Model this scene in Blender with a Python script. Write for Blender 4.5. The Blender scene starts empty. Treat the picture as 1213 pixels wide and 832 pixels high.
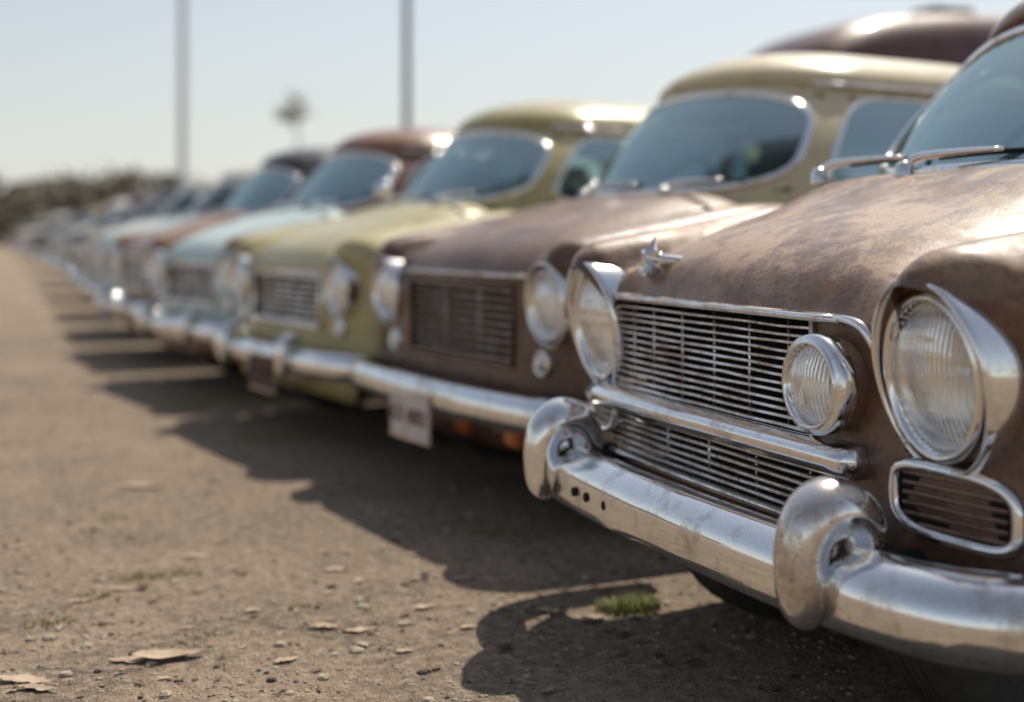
import bpy, math, random
import numpy as np
from bisect import bisect_right
from mathutils import Vector, Matrix
random.seed(7)
DZ=0.08
scene=bpy.context.scene
scene.view_settings.view_transform='Standard'; scene.view_settings.look='None'; scene.view_settings.exposure=0
# ------------------------------------------------------------------ materials
def newmat(name):
    m=bpy.data.materials.new(name); m.use_nodes=True
    nt=m.node_tree; b=nt.nodes['Principled BSDF']; return m,nt,b
def N(nt,t,**kw):
    n=nt.nodes.new(t)
    for k,v in kw.items(): setattr(n,k,v)
    return n
def noise_(nt,co,scale,detail=6,rough=.6,dist=0):
    n=N(nt,'ShaderNodeTexNoise'); n.inputs['Scale'].default_value=scale; n.inputs['Detail'].default_value=min(detail,5)
    n.inputs['Roughness'].default_value=rough; n.inputs['Distortion'].default_value=dist
    nt.links.new(co,n.inputs['Vector']); return n.outputs['Fac']
def ramp(nt,fac,stops):
    r=N(nt,'ShaderNodeValToRGB'); e=r.color_ramp.elements
    while len(e)<len(stops): e.new(0.5)
    for i,(p,c) in enumerate(stops):
        e[i].position=p; e[i].color=(c[0],c[1],c[2],1) if isinstance(c,(tuple,list)) else (c,c,c,1)
    nt.links.new(fac,r.inputs['Fac']); return r.outputs['Color']
def mix(nt,fac,a,b,mode='MIX'):
    m=N(nt,'ShaderNodeMix',data_type='RGBA',blend_type=mode)
    for s,v in ((0,fac),(6,a),(7,b)):
        if isinstance(v,(int,float)): m.inputs[s].default_value=v
        elif isinstance(v,(tuple,list)): m.inputs[s].default_value=(v[0],v[1],v[2],1)
        else: nt.links.new(v,m.inputs[s])
    return m.outputs[2]
def math_(nt,op,a,b=0.0,clamp=False):
    m=N(nt,'ShaderNodeMath',operation=op); m.use_clamp=clamp
    for s,v in ((0,a),(1,b)):
        if isinstance(v,(int,float)): m.inputs[s].default_value=v
        else: nt.links.new(v,m.inputs[s])
    return m.outputs[0]
def bump(nt,h,strength,dist):
    b=N(nt,'ShaderNodeBump'); b.inputs['Strength'].default_value=strength; b.inputs['Distance'].default_value=dist
    nt.links.new(h,b.inputs['Height']); return b.outputs['Normal']
def coords(nt,off=(0,0,0),scale=(1,1,1)):
    tc=N(nt,'ShaderNodeTexCoord'); mp=N(nt,'ShaderNodeMapping')
    mp.inputs['Location'].default_value=off; mp.inputs['Scale'].default_value=scale
    nt.links.new(tc.outputs['Object'],mp.inputs['Vector']); return mp.outputs['Vector']

def paint(name,base,rust,amount=.5,rough=.42,dust=.35,dustcol=(.42,.33,.26),seed=0,far=False,org=None):
    m,nt,b=newmat(name); co=coords(nt,(seed*3.1,seed*1.7,seed*.9))
    n1=noise_(nt,co,2.6,5,.66,.5)
    t0=.64-amount*.28
    f1=ramp(nt,n1,[(t0,0),(t0+.07,1)])
    c=mix(nt,f1,base,rust)
    if far:
        nt.links.new(c,b.inputs['Base Color']); b.inputs['Roughness'].default_value=rough
        b.inputs['Coat Weight'].default_value=.3; b.inputs['Coat Roughness'].default_value=.15; return m
    n2=noise_(nt,co,13,5,.75,.3)
    sp=min(1.0,amount*2)
    org=org or (min(1,rust[0]*1.8+.02),rust[1]*1.6+.01,rust[2]*1.2)
    c=mix(nt,ramp(nt,n2,[(.52,0),(.64,.75*sp)]),c,org)
    n4=noise_(nt,coords(nt,(seed+7,2,5)),5.5,5,.72,.5)
    c=mix(nt,ramp(nt,n4,[(.53,0),(.60,.65*sp)]),c,tuple(x*.45 for x in rust))
    n5=noise_(nt,coords(nt,(seed*2.3+1,4,2)),3.6,5,.80,.25)
    geo=N(nt,'ShaderNodeNewGeometry'); sx=N(nt,'ShaderNodeSeparateXYZ'); nt.links.new(geo.outputs['Normal'],sx.inputs[0])
    up=math_(nt,'POWER',math_(nt,'MAXIMUM',sx.outputs[2],0.0),1.1)
    dm=math_(nt,'MULTIPLY',up,ramp(nt,n5,[(.41,.10),(.49,.5),(.54,1)]))
    dm=math_(nt,'MULTIPLY',dm,dust)
    c=mix(nt,dm,c,dustcol)
    n3=noise_(nt,co,85,4,.65)
    c=mix(nt,ramp(nt,n3,[(.57,0),(.68,.7*max(.4,sp))]),c,tuple(x*.3 for x in rust))
    nt.links.new(c,b.inputs['Base Color'])
    r=math_(nt,'ADD',math_(nt,'MULTIPLY',n2,.55),rough-.30); r=math_(nt,'ADD',r,math_(nt,'MULTIPLY',dm,.2)); r=math_(nt,'ADD',r,math_(nt,'MULTIPLY',f1,.10),True)
    nt.links.new(r,b.inputs['Roughness'])
    b.inputs['Specular IOR Level'].default_value=.55
    b.inputs['Coat Weight'].default_value=.35; b.inputs['Coat Roughness'].default_value=.12
    h=math_(nt,'ADD',math_(nt,'MULTIPLY',n2,.6),math_(nt,'MULTIPLY',n3,.3)); h=math_(nt,'ADD',h,math_(nt,'MULTIPLY',f1,.08))
    nt.links.new(bump(nt,h,.5,.005),b.inputs['Normal'])
    return m
def chrome(name,grime=.5,seed=0,rough=.07):
    m,nt,b=newmat(name); co=coords(nt,(seed,seed*2,0))
    n1=noise_(nt,co,9,5,.7); n2=noise_(nt,co,150,4,.65); n0=noise_(nt,co,3.0,3,.5)
    g=ramp(nt,n1,[(.62-.20*grime,0),(.80-.14*grime,1)])
    c=mix(nt,g,(.86,.87,.88),(.48,.39,.32))
    spk=math_(nt,'MULTIPLY',ramp(nt,n2,[(.56,0),(.65,1)]),math_(nt,'ADD',math_(nt,'MULTIPLY',g,.8*grime),.28*grime,True))
    c=mix(nt,spk,c,(.13,.065,.04))
    nt.links.new(c,b.inputs['Base Color'])
    me=math_(nt,'SUBTRACT',1.0,math_(nt,'MULTIPLY',g,.2)); me=math_(nt,'SUBTRACT',me,math_(nt,'MULTIPLY',spk,.7),True); nt.links.new(me,b.inputs['Metallic'])
    r=math_(nt,'ADD',math_(nt,'MULTIPLY',g,.22),math_(nt,'ADD',math_(nt,'MULTIPLY',n1,.14),rough-.05)); r=math_(nt,'ADD',r,math_(nt,'MULTIPLY',spk,.4),True)
    nt.links.new(r,b.inputs['Roughness'])
    nt.links.new(bump(nt,math_(nt,'ADD',n0,math_(nt,'MULTIPLY',n1,.10*grime)),.22,.012),b.inputs['Normal'])
    return m
def simple(name,col,rough=.6,metal=0,nscale=20,var=.3,bumpd=0.0):
    m,nt,b=newmat(name); co=coords(nt)
    n=noise_(nt,co,nscale,4,.6)
    c=mix(nt,ramp(nt,n,[(.35,0),(.7,1)]),col,tuple(min(1,x*(1-var)) for x in col))
    nt.links.new(c,b.inputs['Base Color']); b.inputs['Roughness'].default_value=rough; b.inputs['Metallic'].default_value=metal
    if bumpd: nt.links.new(bump(nt,n,.5,bumpd),b.inputs['Normal'])
    return m
def glassmat(name,tint,fmin=.015):
    m=bpy.data.materials.new(name); m.use_nodes=True; nt=m.node_tree; nt.nodes.clear()
    out=N(nt,'ShaderNodeOutputMaterial'); tr=N(nt,'ShaderNodeBsdfTransparent'); gl=N(nt,'ShaderNodeBsdfGlossy'); df=N(nt,'ShaderNodeBsdfDiffuse')
    tr.inputs[0].default_value=(*tint,1); gl.inputs['Roughness'].default_value=.03; gl.inputs[0].default_value=(.52,.66,.68,1)
    df.inputs[0].default_value=(.35,.34,.30,1)
    co=coords(nt); n=noise_(nt,co,5,4,.65)
    fr=N(nt,'ShaderNodeFresnel'); fr.inputs[0].default_value=1.45
    f=math_(nt,'ADD',math_(nt,'MULTIPLY',fr.outputs[0],.7),fmin,True)
    m0=N(nt,'ShaderNodeMixShader'); nt.links.new(ramp(nt,n,[(.45,.01),(.72,.13)]),m0.inputs[0]); nt.links.new(tr.outputs[0],m0.inputs[1]); nt.links.new(df.outputs[0],m0.inputs[2])
    mx=N(nt,'ShaderNodeMixShader'); nt.links.new(f,mx.inputs[0]); nt.links.new(m0.outputs[0],mx.inputs[1]); nt.links.new(gl.outputs[0],mx.inputs[2])
    nt.links.new(mx.outputs[0],out.inputs[0]); return m
def lensmat(name,trans):
    m,nt,b=newmat(name)
    tc=N(nt,'ShaderNodeTexCoord')
    w=N(nt,'ShaderNodeTexWave',wave_type='BANDS',bands_direction='Y'); w.inputs['Scale'].default_value=34; w.inputs['Distortion'].default_value=0.15; w.inputs['Detail'].default_value=1
    nt.links.new(tc.outputs['Object'],w.inputs['Vector'])
    w2=N(nt,'ShaderNodeTexWave',wave_type='BANDS',bands_direction='Z'); w2.inputs['Scale'].default_value=9
    nt.links.new(tc.outputs['Object'],w2.inputs['Vector'])
    n=noise_(nt,tc.outputs['Object'],14,5,.65)
    c=mix(nt,ramp(nt,n,[(.45,0),(.72,.6)]),(.95,.95,.93),(.66,.60,.50))
    nt.links.new(c,b.inputs['Base Color'])
    b.inputs['Transmission Weight'].default_value=trans; b.inputs['IOR'].default_value=1.42
    nt.links.new(math_(nt,'ADD',math_(nt,'MULTIPLY',n,.16),.0,True),b.inputs['Roughness'])
    b.inputs['Specular IOR Level'].default_value=.7
    h=math_(nt,'ADD',w.outputs['Fac'],math_(nt,'MULTIPLY',w2.outputs['Fac'],.6))
    nt.links.new(bump(nt,h,.55,.003),b.inputs['Normal']); return m

M={}
M['chrome']=chrome('chrome_trim',.45,0,.075)
M['chrome_old']=chrome('pitted_chrome',1.0,3,.11)
M['chrome_slat']=chrome('grille_chrome',1.1,5,.16)
M['rust_slat']=chrome('rusty_grille_metal',1.9,9,.28)
M['dark']=simple('dark_underbody',(.012,.011,.010),.85)
M['seam']=simple('panel_gap',(.008,.006,.005),.9)
M['rubber']=simple('tyre_rubber',(.05,.047,.043),.75,0,30,.4,.002)
M['seat']=simple('seat_vinyl',(.10,.07,.05),.6,0,12,.4)
M['glass']=glassmat('window_glass',(.54,.67,.66))
M['glass_far']=simple('dark_window_glass',(.035,.06,.065),.08,0,6,.4)
M['lens']=lensmat('headlamp_lens',.80)
M['lens_far']=lensmat('headlamp_lens_dull',0.0)
M['reflector']=simple('lamp_reflector',(.88,.88,.86),.22,.85,8,.2)
M['amber']=simple('amber_lens',(.55,.14,.02),.2,0,20,.3)
M['red']=simple('red_lens',(.35,.02,.015),.2,0,20,.3)
M['plate']=simple('plate_paint',(.70,.62,.58),.5,0,14,.35)
M['platetxt']=simple('plate_letters',(.16,.06,.07),.6)
M['wheelrim']=simple('rusty_wheel',(.10,.06,.045),.6,.3,12,.5)
P={}
specs={
'hero':((.162,.088,.056),(.105,.050,.030),.5,.40,.78,(.47,.335,.23),1),
'b':((.120,.058,.035),(.080,.033,.019),.6,.38,.45,(.36,.24,.155),2),
'cream':((.60,.52,.32),(.44,.34,.19),.12,.36,.4,(.68,.60,.43),3),
'olive':((.40,.355,.165),(.26,.20,.09),.14,.34,.4,(.60,.54,.33),4),
'blue':((.40,.54,.54),(.24,.20,.15),.14,.36,.4,(.64,.69,.64),5),
'brown':((.24,.105,.055),(.12,.05,.03),.5,.4,.4,(.45,.34,.24),6),
'maroon':((.085,.028,.026),(.07,.028,.022),.5,.45,.2,(.28,.15,.12),7),
'white':((.62,.61,.56),(.30,.20,.12),.2,.4,.3,(.6,.57,.5),8),
'black':((.03,.032,.036),(.07,.04,.03),.3,.35,.3,(.25,.22,.19),9),
'tan':((.42,.32,.20),(.20,.11,.06),.3,.4,.35,(.5,.43,.33),10)}
PF={}
for k_,v_ in specs.items():
    P[k_]=paint(k_+'_rusty_paint',*v_); PF[k_]=paint(k_+'_old_paint',*v_,far=True)
# ------------------------------------------------------------------ mesh helpers
def mk(name,verts,faces,mats,parent=None,fm=None,smooth=True,dz=DZ,doubles=False):
    me=bpy.data.meshes.new(name)
    vs=[(v[0],v[1],v[2]+dz) for v in verts]
    me.from_pydata(vs,[],faces)
    if not isinstance(mats,(list,tuple)): mats=[mats]
    for m in mats: me.materials.append(m)
    if fm: me.polygons.foreach_set('material_index',fm)
    me.polygons.foreach_set('use_smooth',[smooth]*len(me.polygons))
    me.validate(); me.update()
    o=bpy.data.objects.new(name,me); scene.collection.objects.link(o)
    if parent: o.parent=parent
    return o
def empty(name,loc=(0,0,0),rot=0):
    e=bpy.data.objects.new(name,None); scene.collection.objects.link(e); e.location=loc; e.rotation_euler=(0,0,rot); e.empty_display_size=.2
    return e
def pch(xs,ys):
    xs=[float(x) for x in xs]; h=[xs[i+1]-xs[i] for i in range(len(xs)-1)]; d=[(ys[i+1]-ys[i])/h[i] for i in range(len(h))]
    m=[d[0]]+[0]*(len(xs)-2)+[d[-1]]
    for i in range(1,len(xs)-1):
        if d[i-1]*d[i]>0: m[i]=2*d[i-1]*d[i]/(d[i-1]+d[i])
    def f(x):
        x=min(max(x,xs[0]),xs[-1]); i=min(max(bisect_right(xs,x)-1,0),len(h)-1)
        t=(x-xs[i])/h[i]; t2=t*t; t3=t2*t
        return (2*t3-3*t2+1)*ys[i]+(t3-2*t2+t)*h[i]*m[i]+(-2*t3+3*t2)*ys[i+1]+(t3-t2)*h[i]*m[i+1]
    return f
def catmull(pts,n):
    P_=[np.array(p,float) for p in pts]; out=[]
    for i in range(len(P_)-1):
        a=P_[i-1] if i>0 else 2*P_[0]-P_[1]; b=P_[i]; c=P_[i+1]; d=P_[i+2] if i+2<len(P_) else 2*P_[-1]-P_[-2]
        for k in range(n):
            t=k/n
            out.append(.5*((2*b)+(-a+c)*t+(2*a-5*b+4*c-d)*t*t+(-a+3*b-3*c+d)*t**3))
    out.append(P_[-1]); return out
def sstep(a,b,x):
    t=min(max((x-a)/(b-a),0),1); return t*t*(3-2*t)
def tube(name,pts,rad,mat,parent,seg=8,closed=False,dz=DZ,sub=0,flat=None):
    if sub:
        if not isinstance(rad,(int,float)):
            q=catmull([(*p,r) for p,r in zip(pts,rad)],sub); pts=[p[:3] for p in q]; rad=[max(p[3],.0005) for p in q]
        else: pts=catmull(pts,sub)
    pts=[Vector(p) for p in pts]; n=len(pts)
    if isinstance(rad,(int,float)): rad=[rad]*n
    vs=[];fs=[]; prev=None
    for i in range(n):
        if closed: t=(pts[(i+1)%n]-pts[i-1])
        else: t=pts[min(i+1,n-1)]-pts[max(i-1,0)]
        t.normalize()
        if prev is None:
            ref=Vector((0,0,1)) if abs(t.z)<.9 else Vector((0,1,0))
            u=t.cross(ref).normalized()
        else: u=(prev-t*prev.dot(t)).normalized()
        prev=u; w=t.cross(u)
        for k in range(seg):
            a=2*math.pi*k/seg; off=(u*math.cos(a)+w*math.sin(a))*rad[i]
            if flat: off=Vector((off.x*flat[0],off.y*flat[1],off.z*flat[2]))
            vs.append(tuple(pts[i]+off))
    rng=n if closed else n-1
    for i in range(rng):
        for k in range(seg):
            a=i*seg+k; b=i*seg+(k+1)%seg; c=((i+1)%n)*seg+(k+1)%seg; d=((i+1)%n)*seg+k
            fs.append((a,b,c,d))
    if not closed:
        fs.append(tuple(range(seg))[::-1]); fs.append(tuple((n-1)*seg+k for k in range(seg)))
    return mk(name,vs,fs,mat,parent,dz=dz)
def sweep(name,path,zf,secf,mat,parent,dz=DZ,smooth=True):
    n=len(path); vs=[];fs=[]
    for i in range(n):
        a=path[max(i-1,0)]; b=path[min(i+1,n-1)]; tx,ty=b[0]-a[0],b[1]-a[1]; l=math.hypot(tx,ty); tx/=l;ty/=l
        nx,ny=ty,-tx; z=zf(i) if callable(zf) else zf; sec=secf(i) if callable(secf) else secf
        for (q,dzz) in sec: vs.append((path[i][0]+nx*q,path[i][1]+ny*q,z+dzz))
    m=len(sec)
    for i in range(n-1):
        for k in range(m):
            fs.append((i*m+k,i*m+(k+1)%m,(i+1)*m+(k+1)%m,(i+1)*m+k))
    fs.append(tuple(range(m))[::-1]); fs.append(tuple((n-1)*m+k for k in range(m)))
    return mk(name,vs,fs,mat,parent,dz=dz,smooth=smooth)
def lathe(name,prof,c,mat,parent,axis='x',s1=1,s2=1,seg=40,shear=0,dz=DZ,capend=True):
    vs=[];fs=[]; m=len(prof)
    for k in range(seg):
        a=2*math.pi*k/seg; ca,sa=math.cos(a),math.sin(a)
        for (r,x) in prof:
            if axis=='x': vs.append((c[0]+x-shear*r*s2*sa,c[1]+r*s1*ca,c[2]+r*s2*sa))
            elif axis=='y': vs.append((c[0]+r*s1*ca,c[1]+x,c[2]+r*s2*sa))
            else: vs.append((c[0]+r*s1*ca,c[1]+r*s2*sa,c[2]+x))
    for k in range(seg):
        for i in range(m-1):
            fs.append((k*m+i,((k+1)%seg)*m+i,((k+1)%seg)*m+i+1,k*m+i+1))
    return mk(name,vs,fs,mat,parent,dz=dz)
def rbox(name,c,size,mat,parent,bev=.02,dz=DZ,rot=None):
    import bmesh
    bm=bmesh.new(); bmesh.ops.create_cube(bm,size=1)
    for v in bm.verts: v.co=Vector((v.co.x*size[0],v.co.y*size[1],v.co.z*size[2]))
    if bev: bmesh.ops.bevel(bm,geom=bm.edges[:],offset=min(bev,min(size)*.45),segments=3,affect='EDGES')
    if rot: bmesh.ops.rotate(bm,cent=(0,0,0),matrix=Matrix.Rotation(rot[1],3,rot[0]),verts=bm.verts)
    for v in bm.verts: v.co+=Vector((c[0],c[1],c[2]+dz))
    me=bpy.data.meshes.new(name); bm.to_mesh(me); bm.free(); me.materials.append(mat)
    for p in me.polygons: p.use_smooth=bev>.015
    o=bpy.data.objects.new(name,me); scene.collection.objects.link(o); o.parent=parent; return o
# ------------------------------------------------------------------ car
WR=.36
WM={}
def wheel(parent,s,y,steer=0):
    g=empty('wheel',(s,y,WR),steer); g.parent=parent
    sg=1 if y>0 else -1
    if sg in WM:
        for me,nm in WM[sg]:
            o=bpy.data.objects.new(nm,me); scene.collection.objects.link(o); o.parent=g
        return g
    T=[(.20,-.085),(.25,-.098),(.31,-.10),(.345,-.085),(.358,-.06)]
    for k in range(5):
        x=-.05+k*.025; T+=[(.36,x-.008),(.36,x+.006),(.350,x+.008),(.350,x+.014)]
    T+=[(.358,.06),(.345,.085),(.31,.10),(.25,.098),(.20,.085)]
    a=lathe('tyre',T,(0,0,0),M['rubber'],g,'y',seg=40,dz=0)
    b=lathe('rim',[(.205,sg*.088),(.195,sg*.09),(.18,sg*.05),(.12,sg*.04),(.11,sg*.07),(.0,sg*.075)],(0,0,0),M['wheelrim'],g,'y',seg=28,dz=0)
    c=lathe('hubcap',[(.112,sg*.07),(.10,sg*.092),(.05,sg*.108),(0,sg*.112)],(0,0,0),M['chrome_old'],g,'y',seg=28,dz=0)
    WM[sg]=[(a.data,'tyre'),(b.data,'rim'),(c.data,'hubcap')]
    return g

def make_car(pos,psi,body,roof=None,hood=None,kind='generic',hi=False,sf=.62,roofh=0.0,plate=False,far=False,opts={}):
    roof=roof or body; hood=hood or body; front=opts.get('front',body)
    LENS=M['lens'] if hi else M['lens_far']
    GLASS=M['glass_far'] if far else M['glass']
    car=empty('parked_car',(pos[0],pos[1],0),psi)
    GX=opts.get('gx',-.34); CW=1.10+GX
    L=4.3; sr=3.30; Ra=.40; zc=WR-DZ
    hcf=pch([0,.02,.05,.1,.2,.43,CW-.06,CW+.05,2.9,3.3,4.0,4.27,4.3],[.79,.826,.868,.905,.952,1.028,1.10,1.11,1.09,1.03,.93,.84,.80])
    fcf=pch([0,.05,.3,.6,.9,1.4,3.0,3.6,4.1,4.27,4.3],[.895,.925,.975,1.025,1.055,1.05,1.04,1.00,.94,.88,.84])
    hwf=pch([0,.1,.6,1.5,3.2,4,4.3],[.885,.893,.905,.915,.905,.88,.84])
    baseZ=.20
    def zbf(s):
        for s0 in (sf,sr):
            if abs(s-s0)<Ra: return max(baseZ,zc+math.sqrt(Ra*Ra-(s-s0)**2))
        if s<sf: return .30 if kind=='hero' else .25
        return baseZ
    R=.04
    def section(s):
        hc=hcf(s); fc=fcf(s); hw=hwf(s); r=0
        if s<R: r=R-math.sqrt(max(0,R*R-(R-s)**2))
        if s>L-.06: r=.06-math.sqrt(max(0,.06**2-(s-(L-.06))**2))
        k=1-sstep(.7,1.1,s)+sstep(3.3,3.5,s)*.6
        he=hc-.015-.035*sstep(0,.15,s)
        ctrl=[(0,hc),(.2,hc-.002),(.42,hc-.010),(.555,he),(.598,min(he,fc)-.014*k),(.655,fc-.02),(.72,fc),(.80,fc-.022),(hw-.03,fc-.075),(hw,fc-.17)]
        ctrl=[(y-r*sstep(.6,.86,y),z-r*sstep(.55,.7,y)) for y,z in ctrl]
        pts=[tuple(p) for p in catmull(ctrl,4)]
        zb=zbf(s); z0=ctrl[-1][1]; n=12
        for i in range(1,n+1):
            z=z0+(zb-z0)*i/n
            yy=hw-r+.012*math.sin(math.pi*min(1,max(0,(z0-z)/.35)))-.05*sstep(.42,.16,z)
            pts.append((yy,z))
        return pts
    bow=lambda y:.10*(abs(y)/.9)**4
    visor=opts.get('visor',.06)
    def warp(s,y,z):
        x=s+bow(y)*max(0,1-s/.6)**1.3
        x-=visor*math.exp(-((abs(y)-.70)/.125)**2)*sstep(.70,.86,z)*max(0,1-s/.28)**2
        return x
    st=set([0,.004,.012,.022,.032,.04,.06,.08,.11,.15,.2,L,L-.004,L-.015,L-.03,L-.06])
    step=.06 if hi else .1
    s=.2
    while s<L-.08: st.add(round(s,4)); s+=step
    for s0 in (sf,sr):
        for k in range(19): st.add(round(s0-Ra*math.cos(math.pi*k/18),5))
    st=sorted(x for x in st if x>=0)
    S=[section(x) for x in st]; n=len(S[0]); vs=[]; fs=[]; fm=[]
    for x,sec in zip(st,S):
        for y,z in sec[::-1]: vs.append((warp(x,y,z),-y,z))
        for y,z in sec[1:]: vs.append((warp(x,y,z),y,z))
    m=2*n-1
    for i in range(len(st)-1):
        sm=(st[i]+st[i+1])/2
        for k in range(m-1):
            j=abs(k+.5-(n-1))
            if CW+.12<sm<3.0 and j<20: continue
            fs.append((i*m+k,i*m+k+1,(i+1)*m+k+1,(i+1)*m+k))
            fm.append(1 if (j<15.9 and sm<CW+.15) else 0)
    mk('body_shell',vs,fs,[body,hood],car,fm)
    # --- front panel with openings
    if kind=='hero':
        rects=[(-.335,.575,.535,.772),(-.42,.60,.375,.485)]
        lampy,lampz,lry,lrz=.685,.695,.113,.138
    elif kind=='b':
        rects=[(-.42,.42,.47,.755)]
        lampy,lampz,lry,lrz=.66,.70,.100,.112
    else:
        rects=[(-.46,.46,.49,.745)]
        lampy,lampz,lry,lrz=.665,.69,.098,.11
    ef=1.265
    ells=[(lampy,lampz,lry*ef,lrz*ef),(-lampy,lampz,lry*ef,lrz*ef)]
    def panel(x0,sec,rects,ells,name,pm,res=60):
        io=max(range(len(sec)),key=lambda i:sec[i][0]); W=sec[io][0]
        ty=[p[0] for p in sec[:io+1]]; tz=[p[1] for p in sec[:io+1]]
        ly=[p[0] for p in sec[io:]][::-1]; lz=[p[1] for p in sec[io:]][::-1]
        zb=sec[-1][1]
        ys=set()
        for k in range(res+1):
            y=W*math.sin(math.pi/2*k/res); ys.add(round(y,5)); ys.add(round(-y,5))
        zs=set(np.round(np.linspace(zb,max(tz),int(res*.8)),5))
        for r in rects: ys|={r[0],r[1]}; zs|={r[2],r[3]}
        ys=sorted(ys); zs=sorted(zs); vs=[];fs=[]; nz=len(zs)
        for y in ys:
            a=abs(y); t=float(np.interp(a,ty,tz)); lo=zb if a<ly[0] else float(np.interp(a,ly,lz))
            for z in zs:
                zz=min(max(z,lo),t)
                vs.append(((warp(0,y,zz) if x0==0 else x0),y,zz))
        for i in range(len(ys)-1):
            for k in range(nz-1):
                a,b,c,d=i*nz+k,(i+1)*nz+k,(i+1)*nz+k+1,i*nz+k+1
                if vs[d][2]-vs[a][2]<1e-6 and vs[c][2]-vs[b][2]<1e-6: continue
                cy=(ys[i]+ys[i+1])/2; cz=(zs[k]+zs[k+1])/2
                if any(r[0]<cy<r[1] and r[2]<cz<r[3] for r in rects): continue
                if any(((cy-e[0])/e[2])**2+((cz-e[1])/e[3])**2<1 for e in ells): continue
                fs.append((a,b,c,d))
        mk(name,vs,fs,pm,car)
    panel(0,S[0],rects,ells,'front_panel',front,res=(90 if hi else 44))
    panel(L,S[-1],[],[],'rear_panel',body,res=24)
    rbox('engine_bay',(.62,0,.57),(.9,1.16,.44),M['dark'],car,0)
    rbox('chassis',(2.35,0,.32),(3.3,1.12,.22),M['dark'],car,.02)
    rbox('cabin_floor',(2.1,0,.60),(2.2,1.66,.30),M['dark'],car,.02)
    rbox('trunk_floor',(3.65,0,.55),(.9,1.1,.35),M['dark'],car,.02)
    # lamps
    sgm=40 if hi else 24
    for sg in (1,-1):
        c=(bow(lampy)-.005,sg*lampy,lampz); sh=.22 if kind=='hero' else .12
        a=lry; k=lrz/lry
        shm=(M['chrome'] if sg>0 else body) if kind=='hero' else front
        lathe('lamp_shroud',[(a*1.27,.06),(a*1.25,-.018),(a*1.15,-.002),(a*1.06,.026),(a*1.02,.034)],c,shm,car,s2=k,shear=sh,seg=sgm)
        lathe('lamp_rim',[(a*1.30,.05),(a*1.305,-.02),(a*1.29,-.036),(a*1.255,-.040),(a*1.228,-.030),(a*1.225,.0)],c,M['chrome'],car,s2=k,shear=sh,seg=sgm+16)
        lathe('lamp_ring',[(a*1.11,.016),(a*1.10,-.022),(a*1.06,-.036),(a*1.0,-.034),(a*.955,-.018),(a*.955,.01)],c,M['chrome'],car,s2=k,shear=sh*.5,seg=sgm+16)
        lathe('lamp_lens',[(a*.985,-.008),(a*.85,-.026),(a*.6,-.042),(a*.3,-.052),(0,-.055)],c,LENS,car,s2=k,shear=sh*.5,seg=sgm+16)
        if hi:
            lathe('lamp_reflector',[(a*.99,-.004),(a*.8,.025),(a*.5,.05),(a*.2,.06),(0,.062)],c,M['reflector'],car,s2=k,shear=sh*.5,seg=40)
            lathe('lamp_bulb',[(0,.0),(.014,.005),(.016,.02),(.012,.05)],c,M['chrome'],car,seg=16)
    ypts=lambda a,b,n:[a+(b-a)*i/(n-1) for i in range(n)]
    def bar(name,y0,y1,z,sec,mat,xo=0,n=14,jit=0):
        ys=ypts(y1,y0,n)
        j=[random.uniform(-jit,jit) for _ in ys]
        return sweep(name,[(bow(y)+xo,y) for y in ys],lambda i:z+j[i],sec,mat,car)
    if kind=='hero':
        nsl=13
        for i in range(nsl):
            z=.549+i*.0172
            bar('grille_slat',-.335,.575,z,[(.012,.0035),(.012,-.002),(-.024,-.004),(-.024,.001)],M['chrome_slat'],xo=.004,n=9,jit=.0015)
        for y in (-.22,-.07,.08,.23,.38,.5):
            tube('grille_post',[(bow(y)+.022,y,.535),(bow(y)+.022,y,.775)],.0045,M['chrome_slat'],car,6)
        bar('grille_top_trim',-.44,.60,.781,[(.018,.007),(.026,0),(.018,-.008),(-.01,-.009),(-.01,.009)],M['chrome_old'],xo=-.002)
        tube('grille_side_trim',[(bow(.58)-.004,.582,.54),(bow(.58)-.004,.582,.775)],.009,M['chrome'],car,8)
        tube('grille_side_trim',[(-.002,-.338,.54),(-.002,-.338,.775)],.008,M['chrome_old'],car,8)
        tube('hood_corner_trim',[(-.012,-.40,.782),(-.012,-.46,.783),(-.008,-.505,.770),(0.0,-.53,.735),(.006,-.54,.70)],[.005,.009,.010,.009,.004],M['chrome'],car,8,sub=5)
        cs=[(-.015,.030),(.02,.033),(.062,.020),(.068,.008),(.060,-.020),(.03,-.030),(-.015,-.030)]
        bar('grille_centre_bar',-.50,.645,.512,cs,M['chrome'],xo=0,n=24)
        for i in range(6):
            bar('lower_slat',-.42,.60,.385+i*.0175,[(.010,.0035),(.010,-.003),(-.02,-.004),(-.02,.002)],M['chrome_slat'],xo=.006,n=9,jit=.0012)
        for y in (-.3,-.1,.1,.3,.5):
            tube('lower_post',[(bow(y)+.02,y,.37),(bow(y)+.02,y,.49)],.004,M['chrome_slat'],car,6)
        bar('lower_trim',-.43,.61,.366,[(.014,.008),(.02,0),(.014,-.008),(-.01,-.009),(-.01,.009)],M['chrome_old'],xo=0)
        c=(-.035,-.412,.655); a=.080
        lathe('inner_lamp_bucket',[(a*1.12,.05),(a*1.18,-.005),(a*1.12,-.014)],c,P['hero'],car,seg=48)
        lathe('inner_lamp_ring',[(a*1.22,.012),(a*1.235,-.012),(a*1.19,-.026),(a*1.10,-.024),(a*1.07,-.030),(a*1.02,-.034),(a*.97,-.026),(a*.96,.01)],c,M['chrome'],car,seg=56)
        lathe('inner_lamp_lens',[(a*.98,-.014),(a*.85,-.026),(a*.5,-.038),(0,-.044)],c,M['lens'],car,seg=48)
        lathe('inner_lamp_reflector',[(a*.98,-.008),(a*.75,.02),(a*.4,.04),(0,.045)],c,M['reflector'],car,seg=40)
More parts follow.
